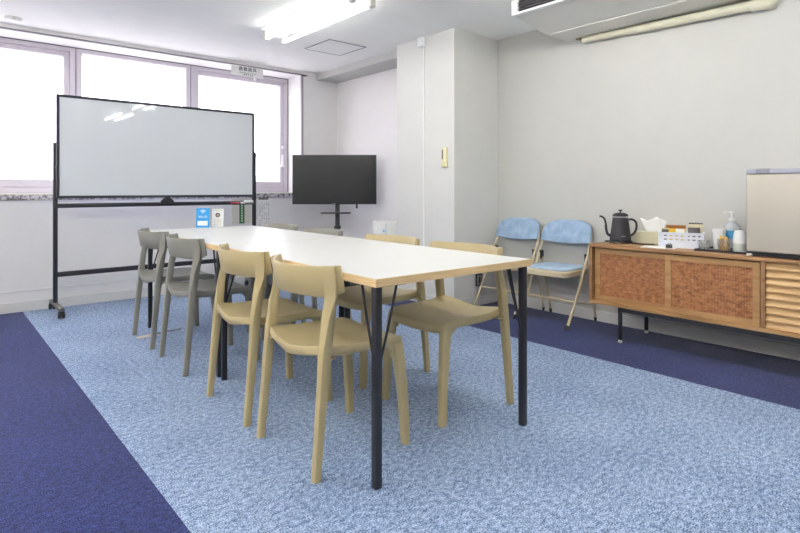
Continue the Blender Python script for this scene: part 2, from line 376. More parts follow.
ap = empty('access_panel', (0, 0, 0)); tag(ap, 'square ceiling access panel with thin metal rim', 'access panel')
mesh('rim', b, M['grey_print'], ap, smooth=0); bx('panel', M['ceil'], (2.756, 3.155, 4.172, 4.591, H - .003, H), ap, smooth=0)
sd = tag(empty('smoke_detector', (.505, 5.30, H)), 'round white smoke detector on ceiling near the window', 'smoke detector')
b = bmesh.new(); lathe(b, [(.055, 0), (.055, -.012), (.048, -.026), (.02, -.032)], 28); mesh('body', b, M['white_plastic'], sd)
b = bmesh.new(); lathe(b, [(.062, 0), (.062, -.006)], 28); mesh('base_ring', b, M['off_white'], sd)

# air conditioner hung under the ceiling
ac = tag(empty('air_conditioner', (0, 0, 0)), 'white ceiling-hung air conditioner with dark front grille', 'air conditioner')
Y0, Y1 = 1.12, 2.47
b = bmesh.new(); prism(b, [(3.235, 2.29), (3.62, 2.225), (3.93, 2.225), (3.93, H), (3.235, H)], 'y', Y0, Y1); mesh('casing', b, M['off_white'], ac, smooth=0)
b = bmesh.new(); box(b, 3.205, 3.245, Y0 - .004, Y1 + .004, 2.284, 2.302, bev=.005); mesh('lip', b, M['white_plastic'], ac)
b = bmesh.new(); box(b, 3.225, 3.24, Y0 + .03, Y1 - .05, 2.302, H - .002); mesh('grille', b, M['ac_dark'], ac, smooth=0)
for k in range(3): bx('louvre', M['grey_metal'], (3.212, 3.226, Y0 + .03, Y1 - .05, 2.318 + .022 * k, 2.321 + .022 * k), ac, smooth=0)
for ya, yb in ((Y1 - .05, Y1 + .004), (Y0 - .004, Y0 + .03)): bx('end_cap', M['white_plastic'], (3.205, 3.24, ya, yb, 2.3, H), ac, bev=.004)
b = bmesh.new(); box(b, 3.63, 3.925, Y0 + .02, Y1 - .03, 2.219, 2.2265); mesh('base_panel', b, M['off_white'], ac, smooth=0)
pp = tag(empty('drain_pipe', (0, 0, 0)), 'cream sleeved drain pipe running under the air conditioner along the wall', 'pipe')
b = bmesh.new(); tube(b, [(3.89, 2.30, 2.195), (3.89, 1.93, 2.187)], .026, 14); mesh('sleeve', b, M['ac_pipe'], pp)
b = bmesh.new(); tube(b, [(3.89, 1.93, 2.187), (3.885, 1.10, 2.168)], .030, 14); mesh('sleeve', b, M['ac_pipe'], pp)
b = bmesh.new(); tube(b, smooth_path([(3.885, 1.14, 2.168), (3.886, 1.085, 2.166), (3.9, 1.055, 2.165), (3.935, 1.045, 2.165)]), .038, 14); mesh('elbow', b, M['ac_pipe'], pp)
b = bmesh.new(); tube(b, [(3.86, 2.345, 2.205), (3.86, 2.30, 2.205)], .007, 10); tube(b, [(3.875, 2.33, 2.2), (3.875, 2.29, 2.2)], .006, 10); mesh('hose_end', b, M['slot'], pp)

# evacuation sign
sg = tag(empty('evacuation_sign', (2.581, 5.495, 2.287)), 'white sign plate with black Japanese characters under the ceiling edge at the window', 'sign')
bx('plate', M['paper'], (-.183, .183, -.004, .004, -.054, .054), sg, bev=.002, smooth=0)
text('lettering', '避難器具', .047, M['ink'], sg, (0, -.0055, .02), (R(90), 0, 0), spacing=1.25)
b = bmesh.new()
random.seed(3)
for k in range(12): box(b, -.09 + k * .0155, -.081 + k * .0155, -.0052, -.004, -.021, -.016)
for k in range(5): box(b, -.045 + k * .022 + (.006 if k > 1 else 0), -.032 + k * .022, -.0052, -.004, -.042, -.031)
mesh('small_print', b, M['ink'], sg, smooth=0)
b = bmesh.new(); box(b, .08, .1, -.006, .02, -.085, -.052, bev=.003); mesh('clip', b, M['white_plastic'], sg)

# pillar fittings
cd = tag(empty('wall_conduit', (3.358, 3.561, 0)), 'white cable raceway running up the pillar to a junction box', 'cable conduit')
bx('raceway', M['white_plastic'], (-.009, 0, -.007, .007, .085, H - .06), cd, bev=.002, smooth=0)
b = bmesh.new(); box(b, -.035, 0, -.03, .055, H - .085, H, bev=.008); mesh('junction_box', b, M['white_plastic'], cd)
rm = tag(empty('remote_control', (3.358, 3.292, 1.302)), 'slim cream remote control in a holder on the pillar', 'remote control')
b = bmesh.new(); box(b, -.022, 0, -.028, .028, -.075, .08, bev=.009, seg=3); mesh('body', b, M['remote'], rm)
bx('display', M['slot'], (-.0235, -.021, .010, .022, -.02, .06), rm, smooth=0)
b = bmesh.new(); box(b, -.028, 0, -.032, .032, -.088, -.035, bev=.008); mesh('holder', b, M['remote'], rm)
ot = tag(empty('wall_outlet', (3.668, 3.189, .225)), 'small wall outlet with a dark rim low on the pillar side behind the folding chairs', 'outlet')
bx('back_plate', M['black'], (-.042, .042, -.009, 0, -.055, .055), ot, bev=.004); bx('cover', M['grey_print'], (-.03, .03, -.0115, -.008, -.043, .043), ot, bev=.002)
bx('socket', M['ink'], (-.008, .008, -.0125, -.0112, -.025, .025), ot, smooth=0)

# ------------------------------------------------------------------ tables
TA = -0.0273; T0 = Vector((1.131, 1.4333))
ax_a = Vector((math.cos(TA), math.sin(TA))); ax_b = Vector((-math.sin(TA), math.cos(TA)))
def tab(a, b_): p = T0 + ax_a * a + ax_b * b_; return (p.x, p.y)
TL = 1.428; TW = .842
def make_table(lab):
    t = empty('meeting_table', tab(TW / 2, TL / 2) + (0,), TA); tag(t, lab, 'table', 'white meeting tables joined end to end')
    a, l = TW / 2, TL / 2 - .001
    top = bx('tabletop', M['lam'], (-a + .003, a - .003, -l + .003, l - .003, .692, .72), t, bev=.001, smooth=0)
    b = bmesh.new()
    for d in ((-a, a, -l, -l + .003), (-a, a, l - .003, l), (-a, -a + .003, -l + .003, l - .003), (a - .003, a, -l + .003, l - .003)): box(b, d[0], d[1], d[2], d[3], .691, .7192)
    mesh('edge_band', b, M['ply'], top, smooth=0)
    for sa in (-1, 1):
        for sb in (-1, 1):
            x, y = sa * (a - .026), sb * (l - .03)
            g = bx('leg', M['black'], (x - .0135, x + .0135, y - .0135, y + .0135, 0.0, .69), t, bev=.002)
            bx('mount_plate', M['black'], (min(x + sa * .013, x - sa * .12), max(x + sa * .013, x - sa * .12), min(y + sb * .013, y - sb * .12), max(y + sb * .013, y - sb * .12), .686, .6915), g, smooth=0)
            for dx, dy in ((-sa * .088, 0), (0, -sb * .088)):
                b = bmesh.new(); ex, ey = (-sa * .015, 0) if dx else (0, -sb * .015)
                tube(b, smooth_path([(x + dx, y + dy, .69), (x + dx * .55 + ex * .45, y + dy * .55 + ey * .45, .56), (x + ex * 1.1, y + ey * 1.1, .43), (x + ex, y + ey, .40)], 4), .0048, 8)
                mesh('brace_rod', b, M['black'], g)
    return t
t1 = make_table('white-topped meeting table nearest the camera with black rod-braced legs')
t2 = copy_tree(t1); t2.location = tab(TW / 2, TL * 1.5 + .004) + (0,); t2['label'] = 'white-topped meeting table at the whiteboard end carrying two small card signs'

# ------------------------------------------------------------------ moulded chairs
def back_y(x): return -.222 + .116 * (abs(x) / .236) ** 2.1
def make_chair(m):
    c = empty('meeting_chair')
    # seat: rounded outline, dished, thick rim
    OUTL = []
    def edge(p, q, n):
        for k in range(n): OUTL.append((p[0] + (q[0] - p[0]) * k / n, p[1] + (q[1] - p[1]) * k / n))
    def corner(cx_, cy_, r, a0):
        for k in range(6): a = R(a0 + 90 * k / 6); OUTL.append((cx_ + r * math.cos(a), cy_ + r * math.sin(a)))
    wf, wr, yf, yr, rf, rr_ = .204, .207, .210, -.186, .036, .03
    edge((wr, yr + rr_), (wf, yf - rf), 6); corner(wf - rf, yf - rf, rf, 0); edge((wf - rf, yf), (-wf + rf, yf), 10); corner(-wf + rf, yf - rf, rf, 90)
    edge((-wf, yf - rf), (-wr, yr + rr_), 6); corner(-wr + rr_, yr + rr_, rr_, 180); edge((-wr + rr_, yr), (wr - rr_, yr), 10); corner(wr - rr_, yr + rr_, rr_, 270)
    OUTL = [(x, y - .022 * (1 - (x / .2) ** 2) if y < -.17 else y + .006 * (1 - (x / .2) ** 2) if y > .2 else y) for x, y in OUTL]
    def outline(k): return OUTL[k]
    N = len(OUTL); b = bmesh.new()
    def zt(x, y):
        z = .446 - .014 * (1 - min(1, (x / .2) ** 2)) * (1 - .35 * max(0, y / .2))
        if y < -.06: z += .02 * ((-y - .06) / .14) ** 1.6 * (abs(x) / .2) ** 1.2
        if y > .12: z -= .012 * ((y - .12) / .08) ** 2
        return z
    rings = []
    for s in (.12, .35, .6, .8, .93, .985): rings.append([b.verts.new((x * s, .008 + (y - .008) * s, zt(x * s, y * s))) for x, y in map(outline, range(N))])
    for s, dz in ((1.0, -.006), (1.0, -.03), (.97, -.036), (.8, -.038), (.3, -.038)): rings.append([b.verts.new((x * s, .008 + (y - .008) * s, zt(x, y) + dz if s > .9 else zt(x * s, y * s) + dz * .75)) for x, y in map(outline, range(N))])
    for p, q in zip(rings[:-1], rings[1:]):
        for k in range(N): b.faces.new((p[k], p[(k + 1) % N], q[(k + 1) % N], q[k]))
    b.faces.new(rings[0]); b.faces.new(rings[-1][::-1])
    mesh('seat', b, m, c, smooth=50)
    # curved back band
    b = bmesh.new(); nx = 28; ring = []
    for i in range(nx + 1):
        x = -.236 + .472 * i / nx; y = back_y(x)
        d = (back_y(x + .001) - back_y(x - .001)) / .002; nn = Vector((-d, 1)).normalized()
        th = .0075 if 2 < i < nx - 2 else .006
        e = max(0, (abs(x) - .17) / .066); zt_ = .748 - .004 * (1 - e); zb = .622 + .012 * (1 - (abs(x) / .236) ** 2) + .03 * e * e
        prof = []
        for z, k in ((zb, -.5), (zb + .006, -1), (zt_ - .006, -1), (zt_, -.5), (zt_, .5), (zt_ - .006, 1), (zb + .006, 1), (zb, .5)):
            lean = -.012 * (z - .685) / .065
            prof.append(b.verts.new((x + nn.x * th * k, y + nn.y * th * k + lean, z)))
        ring.append(prof)
    for p, q in zip(ring[:-1], ring[1:]):
        for k in range(8): b.faces.new((p[k], p[(k + 1) % 8], q[(k + 1) % 8], q[k]))
    b.faces.new(ring[0]); b.faces.new(ring[-1][::-1]); mesh('backrest', b, m, c, smooth=50)
    def fil(b, p, da, db, r, dc, hw):
        A = Vector(p); da, db, dc = Vector(da), Vector(db), Vector(dc); pts = [A]
        for k in range(6):
            t = math.pi / 2 * k / 5; pts.append(A + da * r * (1 - math.sin(t)) + db * r * (1 - math.cos(t)))
        lo = [b.verts.new(q - dc * hw) for q in pts]; hi = [b.verts.new(q + dc * hw) for q in pts]; n = len(pts)
        b.faces.new(lo); b.faces.new(hi[::-1])
        for k in range(n): b.faces.new((lo[k], lo[(k + 1) % n], hi[(k + 1) % n], hi[k]))
    for s in (-1, 1):
        b = bmesh.new()
        rsweep(b, [((s * .222, -.213, 0), .027, .028), ((s * .2205, -.197, .18), .030, .031), ((s * .218, -.180, .36), .033, .036), ((s * .2155, -.172, .445), .036, .038), ((s * .2145, -.158, .56), .039, .036, 16), ((s * .2120, -.143, .635), .043, .028, 38), ((s * .2108, -.144, .685), .045, .025, 42), ((s * .2105, -.1525, .738), .045, .023, 42), ((s * .2105, -.154, .7465), .041, .018, 42)], sg=s)
        fil(b, (s * .210, -.170, .416), (-s, 0, 0), (0, 0, -1), .042, (0, 1, 0), .012)
        fil(b, (s * .205, -.163, .440), (-s, 0, 0), (0, 0, 1), .03, (0, 1, 0), .014)
        fil(b, (s * .211, -.170, .416), (0, 1, 0), (0, 0, -1), .045, (1, 0, 0), .012)
        mesh('leg', b, m, c, smooth=40)
        b = bmesh.new()
        rsweep(b, [((s * .2, .2135, 0), .028, .03), ((s * .195, .203, .2), .033, .036), ((s * .187, .186, .36), .036, .042), ((s * .183, .176, .412), .040, .048)])
        fil(b, (s * .172, .172, .41), (-s, 0, 0), (0, 0, -1), .05, (0, 1, 0), .02)
        fil(b, (s * .18, .160, .41), (0, -1, 0), (0, 0, -1), .06, (1, 0, 0), .016)
        mesh('leg', b, m, c, smooth=40)
    return c
protos = {'beige': make_chair(M['beige']), 'grey': make_chair(M['grey'])}; used = set()
def chair(kind, left, bpos, label, tw=0.0):
    c = protos[kind] if kind not in used else copy_tree(protos[kind]); used.add(kind)
    a = .098 if left else .748
    c.location = tab(a, bpos) + (0,); c.rotation_euler = (0, 0, TA + (-math.pi / 2 if left else math.pi / 2) + tw)
    tag(c, label, 'chair', 'moulded chairs around the meeting tables')
chair('beige', True, .42, 'beige moulded chair seen from behind, nearest of the row facing away from the camera')
chair('beige', True, 1.00, 'beige moulded chair seen from behind, next to a grey chair in its row')
chair('grey', True, 1.814, 'grey moulded chair seen from behind, next to a beige chair in its row')
chair('grey', True, 2.463, 'grey moulded chair seen from behind at the row end closest to the whiteboard stand')
chair('beige', False, .44, 'beige moulded chair across the table, its whole seat showing at the near table end')
chair('beige', False, 1.03, 'beige moulded chair across the table, its back in front of the pillar edge')
chair('grey', False, 1.80, 'grey moulded chair across the table, its back below the television shelf')
chair('grey', False, 2.43, 'grey moulded chair across the table, its back nearest the grey wall notice')

# ------------------------------------------------------------------ card signs on the far table
def card(px_a, b_, lab, wdt, hgt):
    x, y = tab(px_a, b_); t = empty('table_sign', (x, y, .72), -.55); tag(t, lab, 'sign'); return t
cs = card(.415, 2.835, 'bright blue Wi-Fi card sign standing on the far table', .1, .15)
W_, H_ = .102, .152
tilt = R(8)
def cardmesh(name, m, dims, par, bev=0.0):
    return bx(name, m, dims, par, bev=bev, rot=(-tilt, 0, 0), smooth=0)
cardmesh('card', M['blue_card'], (-.051, .051, -.002, .002, .003, .155), cs)
cardmesh('foot', M['clearplastic'], (-.051, .051, -.03, .03, 0, .003), cs).rotation_euler = (0, 0, 0)
cardmesh('password_box', M['paper'], (-.038, .038, -.0032, -.002, .018, .055), cs)
b = bmesh.new()
for r0, r1 in ((.0, .008), (.013, .019), (.025, .031)):
    n = 10; pts = []
    for k in range(n + 1):
        an = R(45 + 90 * k / n); pts.append((r1 * math.cos(an), .112 + r1 * math.sin(an)))
    for k in range(n, -1, -1):
        an = R(45 + 90 * k / n); pts.append((r0 * math.cos(an), .112 + r0 * math.sin(an)))
    if r0 == 0: pts = pts[:n + 1] + [(0, .112)]
    prism(b, pts, 'y', -.0034, -.002)
mesh('wifi_symbol', b, M['paper'], cs, rot=(-tilt, 0, 0), smooth=0)
text('lettering', 'Wi-Fi', .03, M['paper'], cs, (0, .0078, .085), (R(90) - tilt, 0, 0)).location = (0, -.0035 * math.cos(tilt) + .085 * math.sin(tilt), .085 * math.cos(tilt) + .0035 * math.sin(tilt))
c2 = card(.532, 2.83, 'white card sign with a round brown emblem on the far table', .09, .145)
cardmesh('card', M['paper'], (-.046, .046, -.002, .002, .003, .148), c2)
cardmesh('foot', M['clearplastic'], (-.046, .046, -.03, .03, 0, .003), c2).rotation_euler = (0, 0, 0)
b = bmesh.new(); lathe(b, [(.009, 0), (.018, 0), (.018, .0012), (.009, .0012)], 24, cap=False, mtx=T(0, -.002, .098) @ Matrix.Rotation(R(90), 4, 'X')); box(b, -.008, .008, -.003, -.002, .094, .102); mesh('emblem', b, M['brown_print'], c2, rot=(-tilt, 0, 0), smooth=0)
b = bmesh.new()
for k in range(7): box(b, -.036 + k * .0105, -.0285 + k * .0105, -.003, -.002, .132, .139)
for r in range(4):
    for k in range(5): box(b, -.03 + k * .012, -.022 + k * .012, -.003, -.002, .02 + .014 * r, .024 + .014 * r)
mesh('small_print', b, M['sachet'], c2, rot=(-tilt, 0, 0), smooth=0)

# ------------------------------------------------------------------ whiteboard on stand
wb = tag(empty('whiteboard', (0, 0, 0)), 'large white board in a dark frame on a black wheeled stand before the window', 'whiteboard')
PX0, PX1, PY = .788, 2.557, 5.29
X0, X1, Z0, Z1, YB = .786, 2.530, .948, 1.807, 5.235
pan = bx('panel', M['board'], (X0 + .02, X1 - .02, YB - .006, YB + .012, Z0 + .02, Z1 - .02), wb, smooth=0)
b = bmesh.new(); fw = .022
for d in ((X0, X1, Z0, Z0 + fw), (X0, X1, Z1 - fw, Z1), (X0, X0 + fw, Z0 + fw, Z1 - fw), (X1 - fw, X1, Z0 + fw, Z1 - fw)): box(b, d[0], d[1], YB - .012, YB + .016, d[2], d[3], bev=.003)
mesh('frame', b, M['frame_dark'], wb, smooth=0)
for x in (PX0, PX1):
    bx('post', M['black'], (x - .016, x + .016, PY - .016, PY + .016, .06, 1.41), wb, bev=.003)
    s = 1 if x == PX0 else -1
    b = bmesh.new(); tube(b, [(x, PY - .01, 1.375), (x + s * .03, YB + .012, 1.375)], .012, 12); tube(b, [(x, PY - .03, 1.375), (x, PY, 1.375)], .014, 12); mesh('pivot', b, M['black'], wb)
    f = bx('foot', M['grey_metal'], (x - .02, x + .02, 4.99, 5.475, .058, .085), wb, bev=.008)
    for y in (5.015, 5.45):
        b = bmesh.new()
        for dx in (-.014, .014): lathe(b, [(.012, -.009), (.022, -.009), (.025, -.004), (.025, .004), (.022, .009), (.012, .009)], 18, mtx=T(x + dx, y, .0255) @ Matrix.Rotation(R(90), 4, 'Y'))
        box(b, x - .006, x + .006, y - .02, y + .02, .02, .058, bev=.003); box(b, x - .02, x + .02, y - .018, y + .018, .042, .059, bev=.005)
        mesh('caster', b, M['rubber'], f)
bx('crossbar', M['black'], (PX0, PX1, PY - .018, PY + .018, .868, .905), wb, bev=.004); bx('crossbar', M['black'], (PX0, PX1, PY - .015, PY + .015, .295, .335), wb, bev=.004)
b = bmesh.new(); prism(b, [(.062 * math.cos(R(a)), .062 * math.sin(R(a))) for a in range(0, 181, 12)], 'y', PY - .05, PY - .018); box(b, -.02, .02, PY - .06, PY - .01, .035, .08)
mesh('lock_clamp', b, M['black'], wb, loc=(1.672, 0, .888))
tr = bx('tray', M['black'], (2.31, 2.54, PY - .075, PY - .016, .868, .878), wb, bev=.003)
# pens lying on the stand's small tray
for k, (mm, lb, x, cc) in enumerate(((M['red'], 'red marker pen lying on the whiteboard stand tray', 2.335, 'red'), (M['paper'], 'white marker pen lying on the whiteboard stand tray beside a red one', 2.40, 'white'))):
    p = tag(empty('marker_pen', (x, PY - .05, .887)), lb, 'pen', 'pens on the whiteboard tray')
    b = bmesh.new(); tube(b, [(-.05, 0, 0), (.035, 0, 0)], .009, 12); mesh('barrel', b, M['paper'] if k else mm, p)
    b = bmesh.new(); tube(b, [(.035, 0, 0), (.06, 0, 0), (.068, 0, 0)], [.0095, .0085, .005], 12); mesh('cap', b, M['red'] if k == 0 else M['grey_print'], p)
er = tag(empty('board_eraser', (2.475, PY - .045, .878)), 'white board eraser on the whiteboard stand tray', 'eraser')
bx('grip', M['paper'], (-.045, .045, -.02, .02, .012, .034), er, bev=.006); bx('felt', M['grey_print'], (-.045, .045, -.02, .02, 0, .012), er, bev=.002)

# ------------------------------------------------------------------ notices on the window wall
p = tag(empty('wall_poster', (2.545, YW - .009, .66)), 'pale poster with a vertical green banner on the wall behind the whiteboard post', 'poster')
bx('sheet', M['beige_poster'], (-.133, .12, 0, .004, 0, .262), p, smooth=0)
bx('banner', M['green'], (-.052, .006, -.0012, 0, 0, .245), p, smooth=0)
b = bmesh.new()
for k in range(8): box(b, -.032, -.014, -.0022, -.0012, .02 + k * .027, .036 + k * .027)
mesh('print', b, M['beige_poster'], p, smooth=0)
p = tag(empty('wall_notice', (2.775, YW - .006, .60)), 'tall white paper notice with rows of grey print below the window sill', 'notice')
bx('sheet', M['paper'], (-.066, .085, 0, .003, 0, .35), p, smooth=0)
b = bmesh.new(); random.seed(5)
for k in range(7): box(b, -.058 + k * .017, -.046 + k * .017, -.001, 0, .31, .332)
mesh('heading', b, M['ink'], p, smooth=0)
b = bmesh.new()
for r in range(14):
    for k in range(5):
        if random.random() < .7: box(b, -.052 + k * .027, -.052 + k * .027 + random.uniform(.007, .018), -.001, 0, .02 + r * .0195, .027 + r * .0195)
mesh('print', b, M['grey_print'], p, smooth=0)

# ------------------------------------------------------------------ television on its stand
tv = tag(empty('television', (3.275, 4.87, 0), -YAW), 'black flat television on a floor pole with a small shelf in the alcove', 'television')
bx('bezel', M['tv_body'], (-.445, .45, -.022, .03, .865, 1.392), tv, bev=.004)
bx('screen', M['black_gloss'], (-.438, .443, -.0235, -.021, .882, 1.386), tv, smooth=0)
bx('pole', M['black'], (.005, .05, .035, .075, .03, 1.2), tv, bev=.003)
bx('bracket', M['black'], (-.2, .25, .028, .04, 1.0, 1.25), tv)
bx('shelf', M['black'], (-.14, .17, -.06, .12, .765, .776), tv, bev=.002)
bx('collar', M['black'], (-.006, .061, .024, .086, .60, .63), tv, bev=.003)
bx('base', M['black'], (-.2, .25, -.14, .2, 0, .03), tv, bev=.006)
bx('receiver', M['black'], (.232, .25, -.015, .01, .82, .866), tv, bev=.003)
bx('maker_plate', M['grey_print'], (-.02, .02, -.0245, -.022, .868, .876), tv, smooth=0)

# white appliance beside the pillar
q = tag(empty('air_purifier', (3.463, 4.243, 0), -YAW + .12), 'white tall appliance with a blue dot beside the pillar', 'appliance')
b = bmesh.new(); box(b, -.118, .118, -.1, .1, 0.0, .705, bev=.018, seg=3); mesh('body', b, M['white_plastic'], q)
bx('seam', M['grey_print'], (-.002, .002, -.1015, -.08, .56, .69), q, smooth=0)
b = bmesh.new(); lathe(b, [(.012, 0), (.012, .002)], 16, mtx=T(-.022, -.1, .615) @ Matrix.Rotation(R(90), 4, 'X')); mesh('indicator', b, M['label_blue'], q)
b = bmesh.new(); box(b, -.09, -.02, -.06, .06, .704, .712, bev=.003); box(b, .02, .09, -.06, .06, .704, .712, bev=.003); mesh('vent', b, M['off_white'], q)

# ------------------------------------------------------------------ folding chairs
def make_folding():
    c = empty('folding_chair')          # local: x sideways, y forward (to the room), z up; rear feet y=-.02
    hw = .216
    pts = [(-hw, .42, .0), (-hw, .295, .20), (-hw, .17, .44), (-hw + .004, .075, .63), (-hw + .02, .047, .69), (-hw + .055, .033, .725), (-hw + .11, .025, .742), (0, .021, .748)]
    pts = pts + [(-x, y, z) for x, y, z in pts[-2::-1]]
    b = bmesh.new(); tube(b, smooth_path(pts, 4), .0105, 10); fr = mesh('front_frame', b, M['tan_metal'], c)
    for s in (-1, 1):
        b = bmesh.new(); tube(b, [(s * (hw - .014), -.012, 0), (s * (hw - .014), .045, .20), (s * (hw - .016), .10, .42), (s * (hw - .018), .12, .47)], .0095, 10); mesh('rear_leg', b, M['tan_metal'], c)
        b = bmesh.new(); tube(b, [(s * hw, .4205, -.001), (s * hw, .405, .03)], .0135, 10); mesh('foot_cap', b, M['rubber'], c)
        b = bmesh.new(); tube(b, [(s * (hw - .014), -.0125, -.001), (s * (hw - .014), -.003, .03)], .0125, 10); mesh('foot_cap', b, M['rubber'], c)
        b = bmesh.new(); tube(b, [(s * (hw + .002), .128, .515), (s * (hw - .024), .128, .515)], .014, 10); box(b, s * (hw - .017) - .003, s * (hw - .017) + .003, .10, .145, .455, .525, bev=.002); mesh('hinge', b, M['rubber'], c)
    b = bmesh.new(); tube(b, [(-hw, .304, .185), (hw, .304, .185)], .008, 8); mesh('stretcher', b, M['tan_metal'], c)
    b = bmesh.new(); tube(b, [(-hw + .03, .03, .13), (hw - .03, .03, .13)], .007, 8); mesh('stretcher', b, M['tan_metal'], c)
    def slab(z0, z1, hw0, hw1, y0, y1, e=.5, crown=.0):
        b = bmesh.new(); n = 44; rings = []
        def o(k):
            a = 2 * math.pi * k / n; ca, sa = math.cos(a), math.sin(a)
            x = math.copysign(abs(ca) ** e, ca); y = math.copysign(abs(sa) ** e, sa); wq = hw0 + (hw1 - hw0) * (y + 1) / 2
            return x * wq, (y0 + y1) / 2 + y * (y1 - y0) / 2
        ym = (y0 + y1) / 2
        for s, z in ((.3, z1 + crown), (.7, z1 + crown * .7), (.94, z1), (1, z1 - .008), (1, z0 + .004), (.96, z0), (.3, z0)):
            rings.append([b.verts.new((x * s, ym + (y - ym) * s, z)) for x, y in map(o, range(n))])
        for p_, q_ in zip(rings[:-1], rings[1:]):
            for k in range(n): b.faces.new((p_[k], p_[(k + 1) % n], q_[(k + 1) % n], q_[k]))
        b.faces.new(rings[0]); b.faces.new(rings[-1][::-1]); return b
    mesh('seat_pan', slab(.370, .414, .188, .205, .03, .428, .4), M['tan_metal'], c, smooth=50)
    mesh('seat_cushion', slab(.413, .430, .172, .19, .04, .395, .45, .006), M['fabric_seat'], c, smooth=50, label='pale blue fabric seat cushion')
    # padded back, D-shaped with rounded top, follows the frame's slope
    b = bmesh.new(); out = []
    hw2 = .219
    for k in range(0, 21):
        a = math.pi * k / 20; out.append((hw2 * math.copysign(abs(math.cos(a)) ** .62, math.cos(a)), .655 + .124 * abs(math.sin(a)) ** .7))
    out += [(-hw2, .612), (-hw2 * .5, .598), (0, .594), (hw2 * .5, .598), (hw2, .612)]
    def yc(x, z): return .108 - (z - .6) * .36 - .03 * (1 - (x / hw2) ** 2)
    rings = []; cz = .68
    for s, off in ((.35, .024), (.8, .022), (.96, .015), (1, .004), (1, -.008), (.96, -.014), (.35, -.014)):
        rings.append([b.verts.new((x * s, yc(x * s, cz + (z - cz) * s) + off, cz + (z - cz) * s)) for x, z in out])
    n = len(out)
    for p_, q_ in zip(rings[:-1], rings[1:]):
        for k in range(n): b.faces.new((p_[k], p_[(k + 1) % n], q_[(k + 1) % n], q_[k]))
    b.faces.new(rings[0]); b.faces.new(rings[-1][::-1]); mesh('backrest', b, M['fabric'], c, smooth=50, label='blue padded backrest')
    return c
fc = make_folding(); fc.location = (3.918, 2.420, 0); fc.rotation_euler = (0, 0, R(90)); tag(fc, 'blue padded folding chair next to the wooden cabinet', 'folding chair', 'folding chairs against the wall')
f2 = copy_tree(fc); f2.location = (3.918, 2.894, 0); f2['label'] = 'blue padded folding chair in the corner next to the pillar'

# ------------------------------------------------------------------ cabinet
cb = tag(empty('cabinet', (0, 0, 0)), 'low wooden cabinet with woven rattan doors and a slatted bay on black legs', 'cabinet')
CX0, CX1, CY0, CY1, CZ0, CZ1 = 3.478, 3.925, .16, 2.012, .235, .645
b = bmesh.new(); box(b, CX0 - .004, CX1, CY0, CY1, CZ1 - .022, CZ1, bev=.003); mesh('top_panel', b, M['oak_top'], cb, smooth=0)
bx('bottom_panel', M['oak'], (CX0 - .004, CX1, CY0, CY1, CZ0, CZ0 + .02), cb, bev=.002, smooth=0)
for y in (CY1 - .02, .958, CY0): bx('side_panel', M['oak_top'], (CX0, CX1, y, y + .02, CZ0 + .02, CZ1 - .022), cb, smooth=0)
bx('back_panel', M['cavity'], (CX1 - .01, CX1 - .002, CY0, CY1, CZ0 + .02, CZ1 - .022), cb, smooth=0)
def rdoor(y0, y1, xf):
    z0, z1 = CZ0 + .022, CZ1 - .03; st, rl = .036, .034
    b = bmesh.new()
    for d in ((y0, y0 + st, z0, z1), (y1 - st, y1, z0, z1), (y0 + st, y1 - st, z0, z0 + rl), (y0 + st, y1 - st, z1 - rl, z1)): box(b, xf, xf + .018, d[0], d[1], d[2], d[3], bev=.0015)
    d_ = mesh('door', b, M['oak'], cb, smooth=0)
    bx('rattan_panel', M['rattan'], (xf + .006, xf + .012, y0 + st - .004, y1 - st + .004, z0 + rl - .004, z1 - rl + .004), d_, smooth=0, label='woven reddish rattan panel')
rdoor(1.464, 1.985, CX0 + .030); rdoor(.984, 1.501, CX0 + .009)
b = bmesh.new()
for k in range(9):
    z = CZ0 + .022 + k * .0405
    prism(b, [(CX0 + .010, z), (CX0 + .010, z + .005), (CX0 + .030, z + .040), (CX0 + .040, z + .040), (CX0 + .020, z)], 'y', .2, .957)
lv = mesh('louvred_panel', b, M['oak_light'], cb, smooth=0, label='pale slatted panel')
b = bmesh.new(); box(b, CX0 + .008, CX0 + .042, CY0 + .02, .2, CZ0 + .02, CZ1 - .022); mesh('stile', b, M['oak'], cb, smooth=0)
for y in (1.79, .30):
    for x in (CX0 + .001, 3.857):
        g = bx('leg', M['black'], (x - .010 + .004, x + .014, y - .011, y + .011, .02, CZ0 - .0), cb, bev=.002)
        b = bmesh.new(); lathe(b, [(.010, 0), (.014, .003), (.014, .012), (.008, .02)], 16, c=(x + .004, y, .0)); mesh('levelling_foot', b, M['foot'], g, label='pale round levelling foot')
for x in (CX0 + .001, 3.857): bx('rail', M['black'], (x - .006, x + .014, .289, 1.801, CZ0 - .028, CZ0 - .0), cb, smooth=0)
for y in (1.79, .30): bx('rail', M['black'], (CX0 + .015, 3.851, y - .011, y + .011, CZ0 - .026, CZ0 - .0), cb, smooth=0)

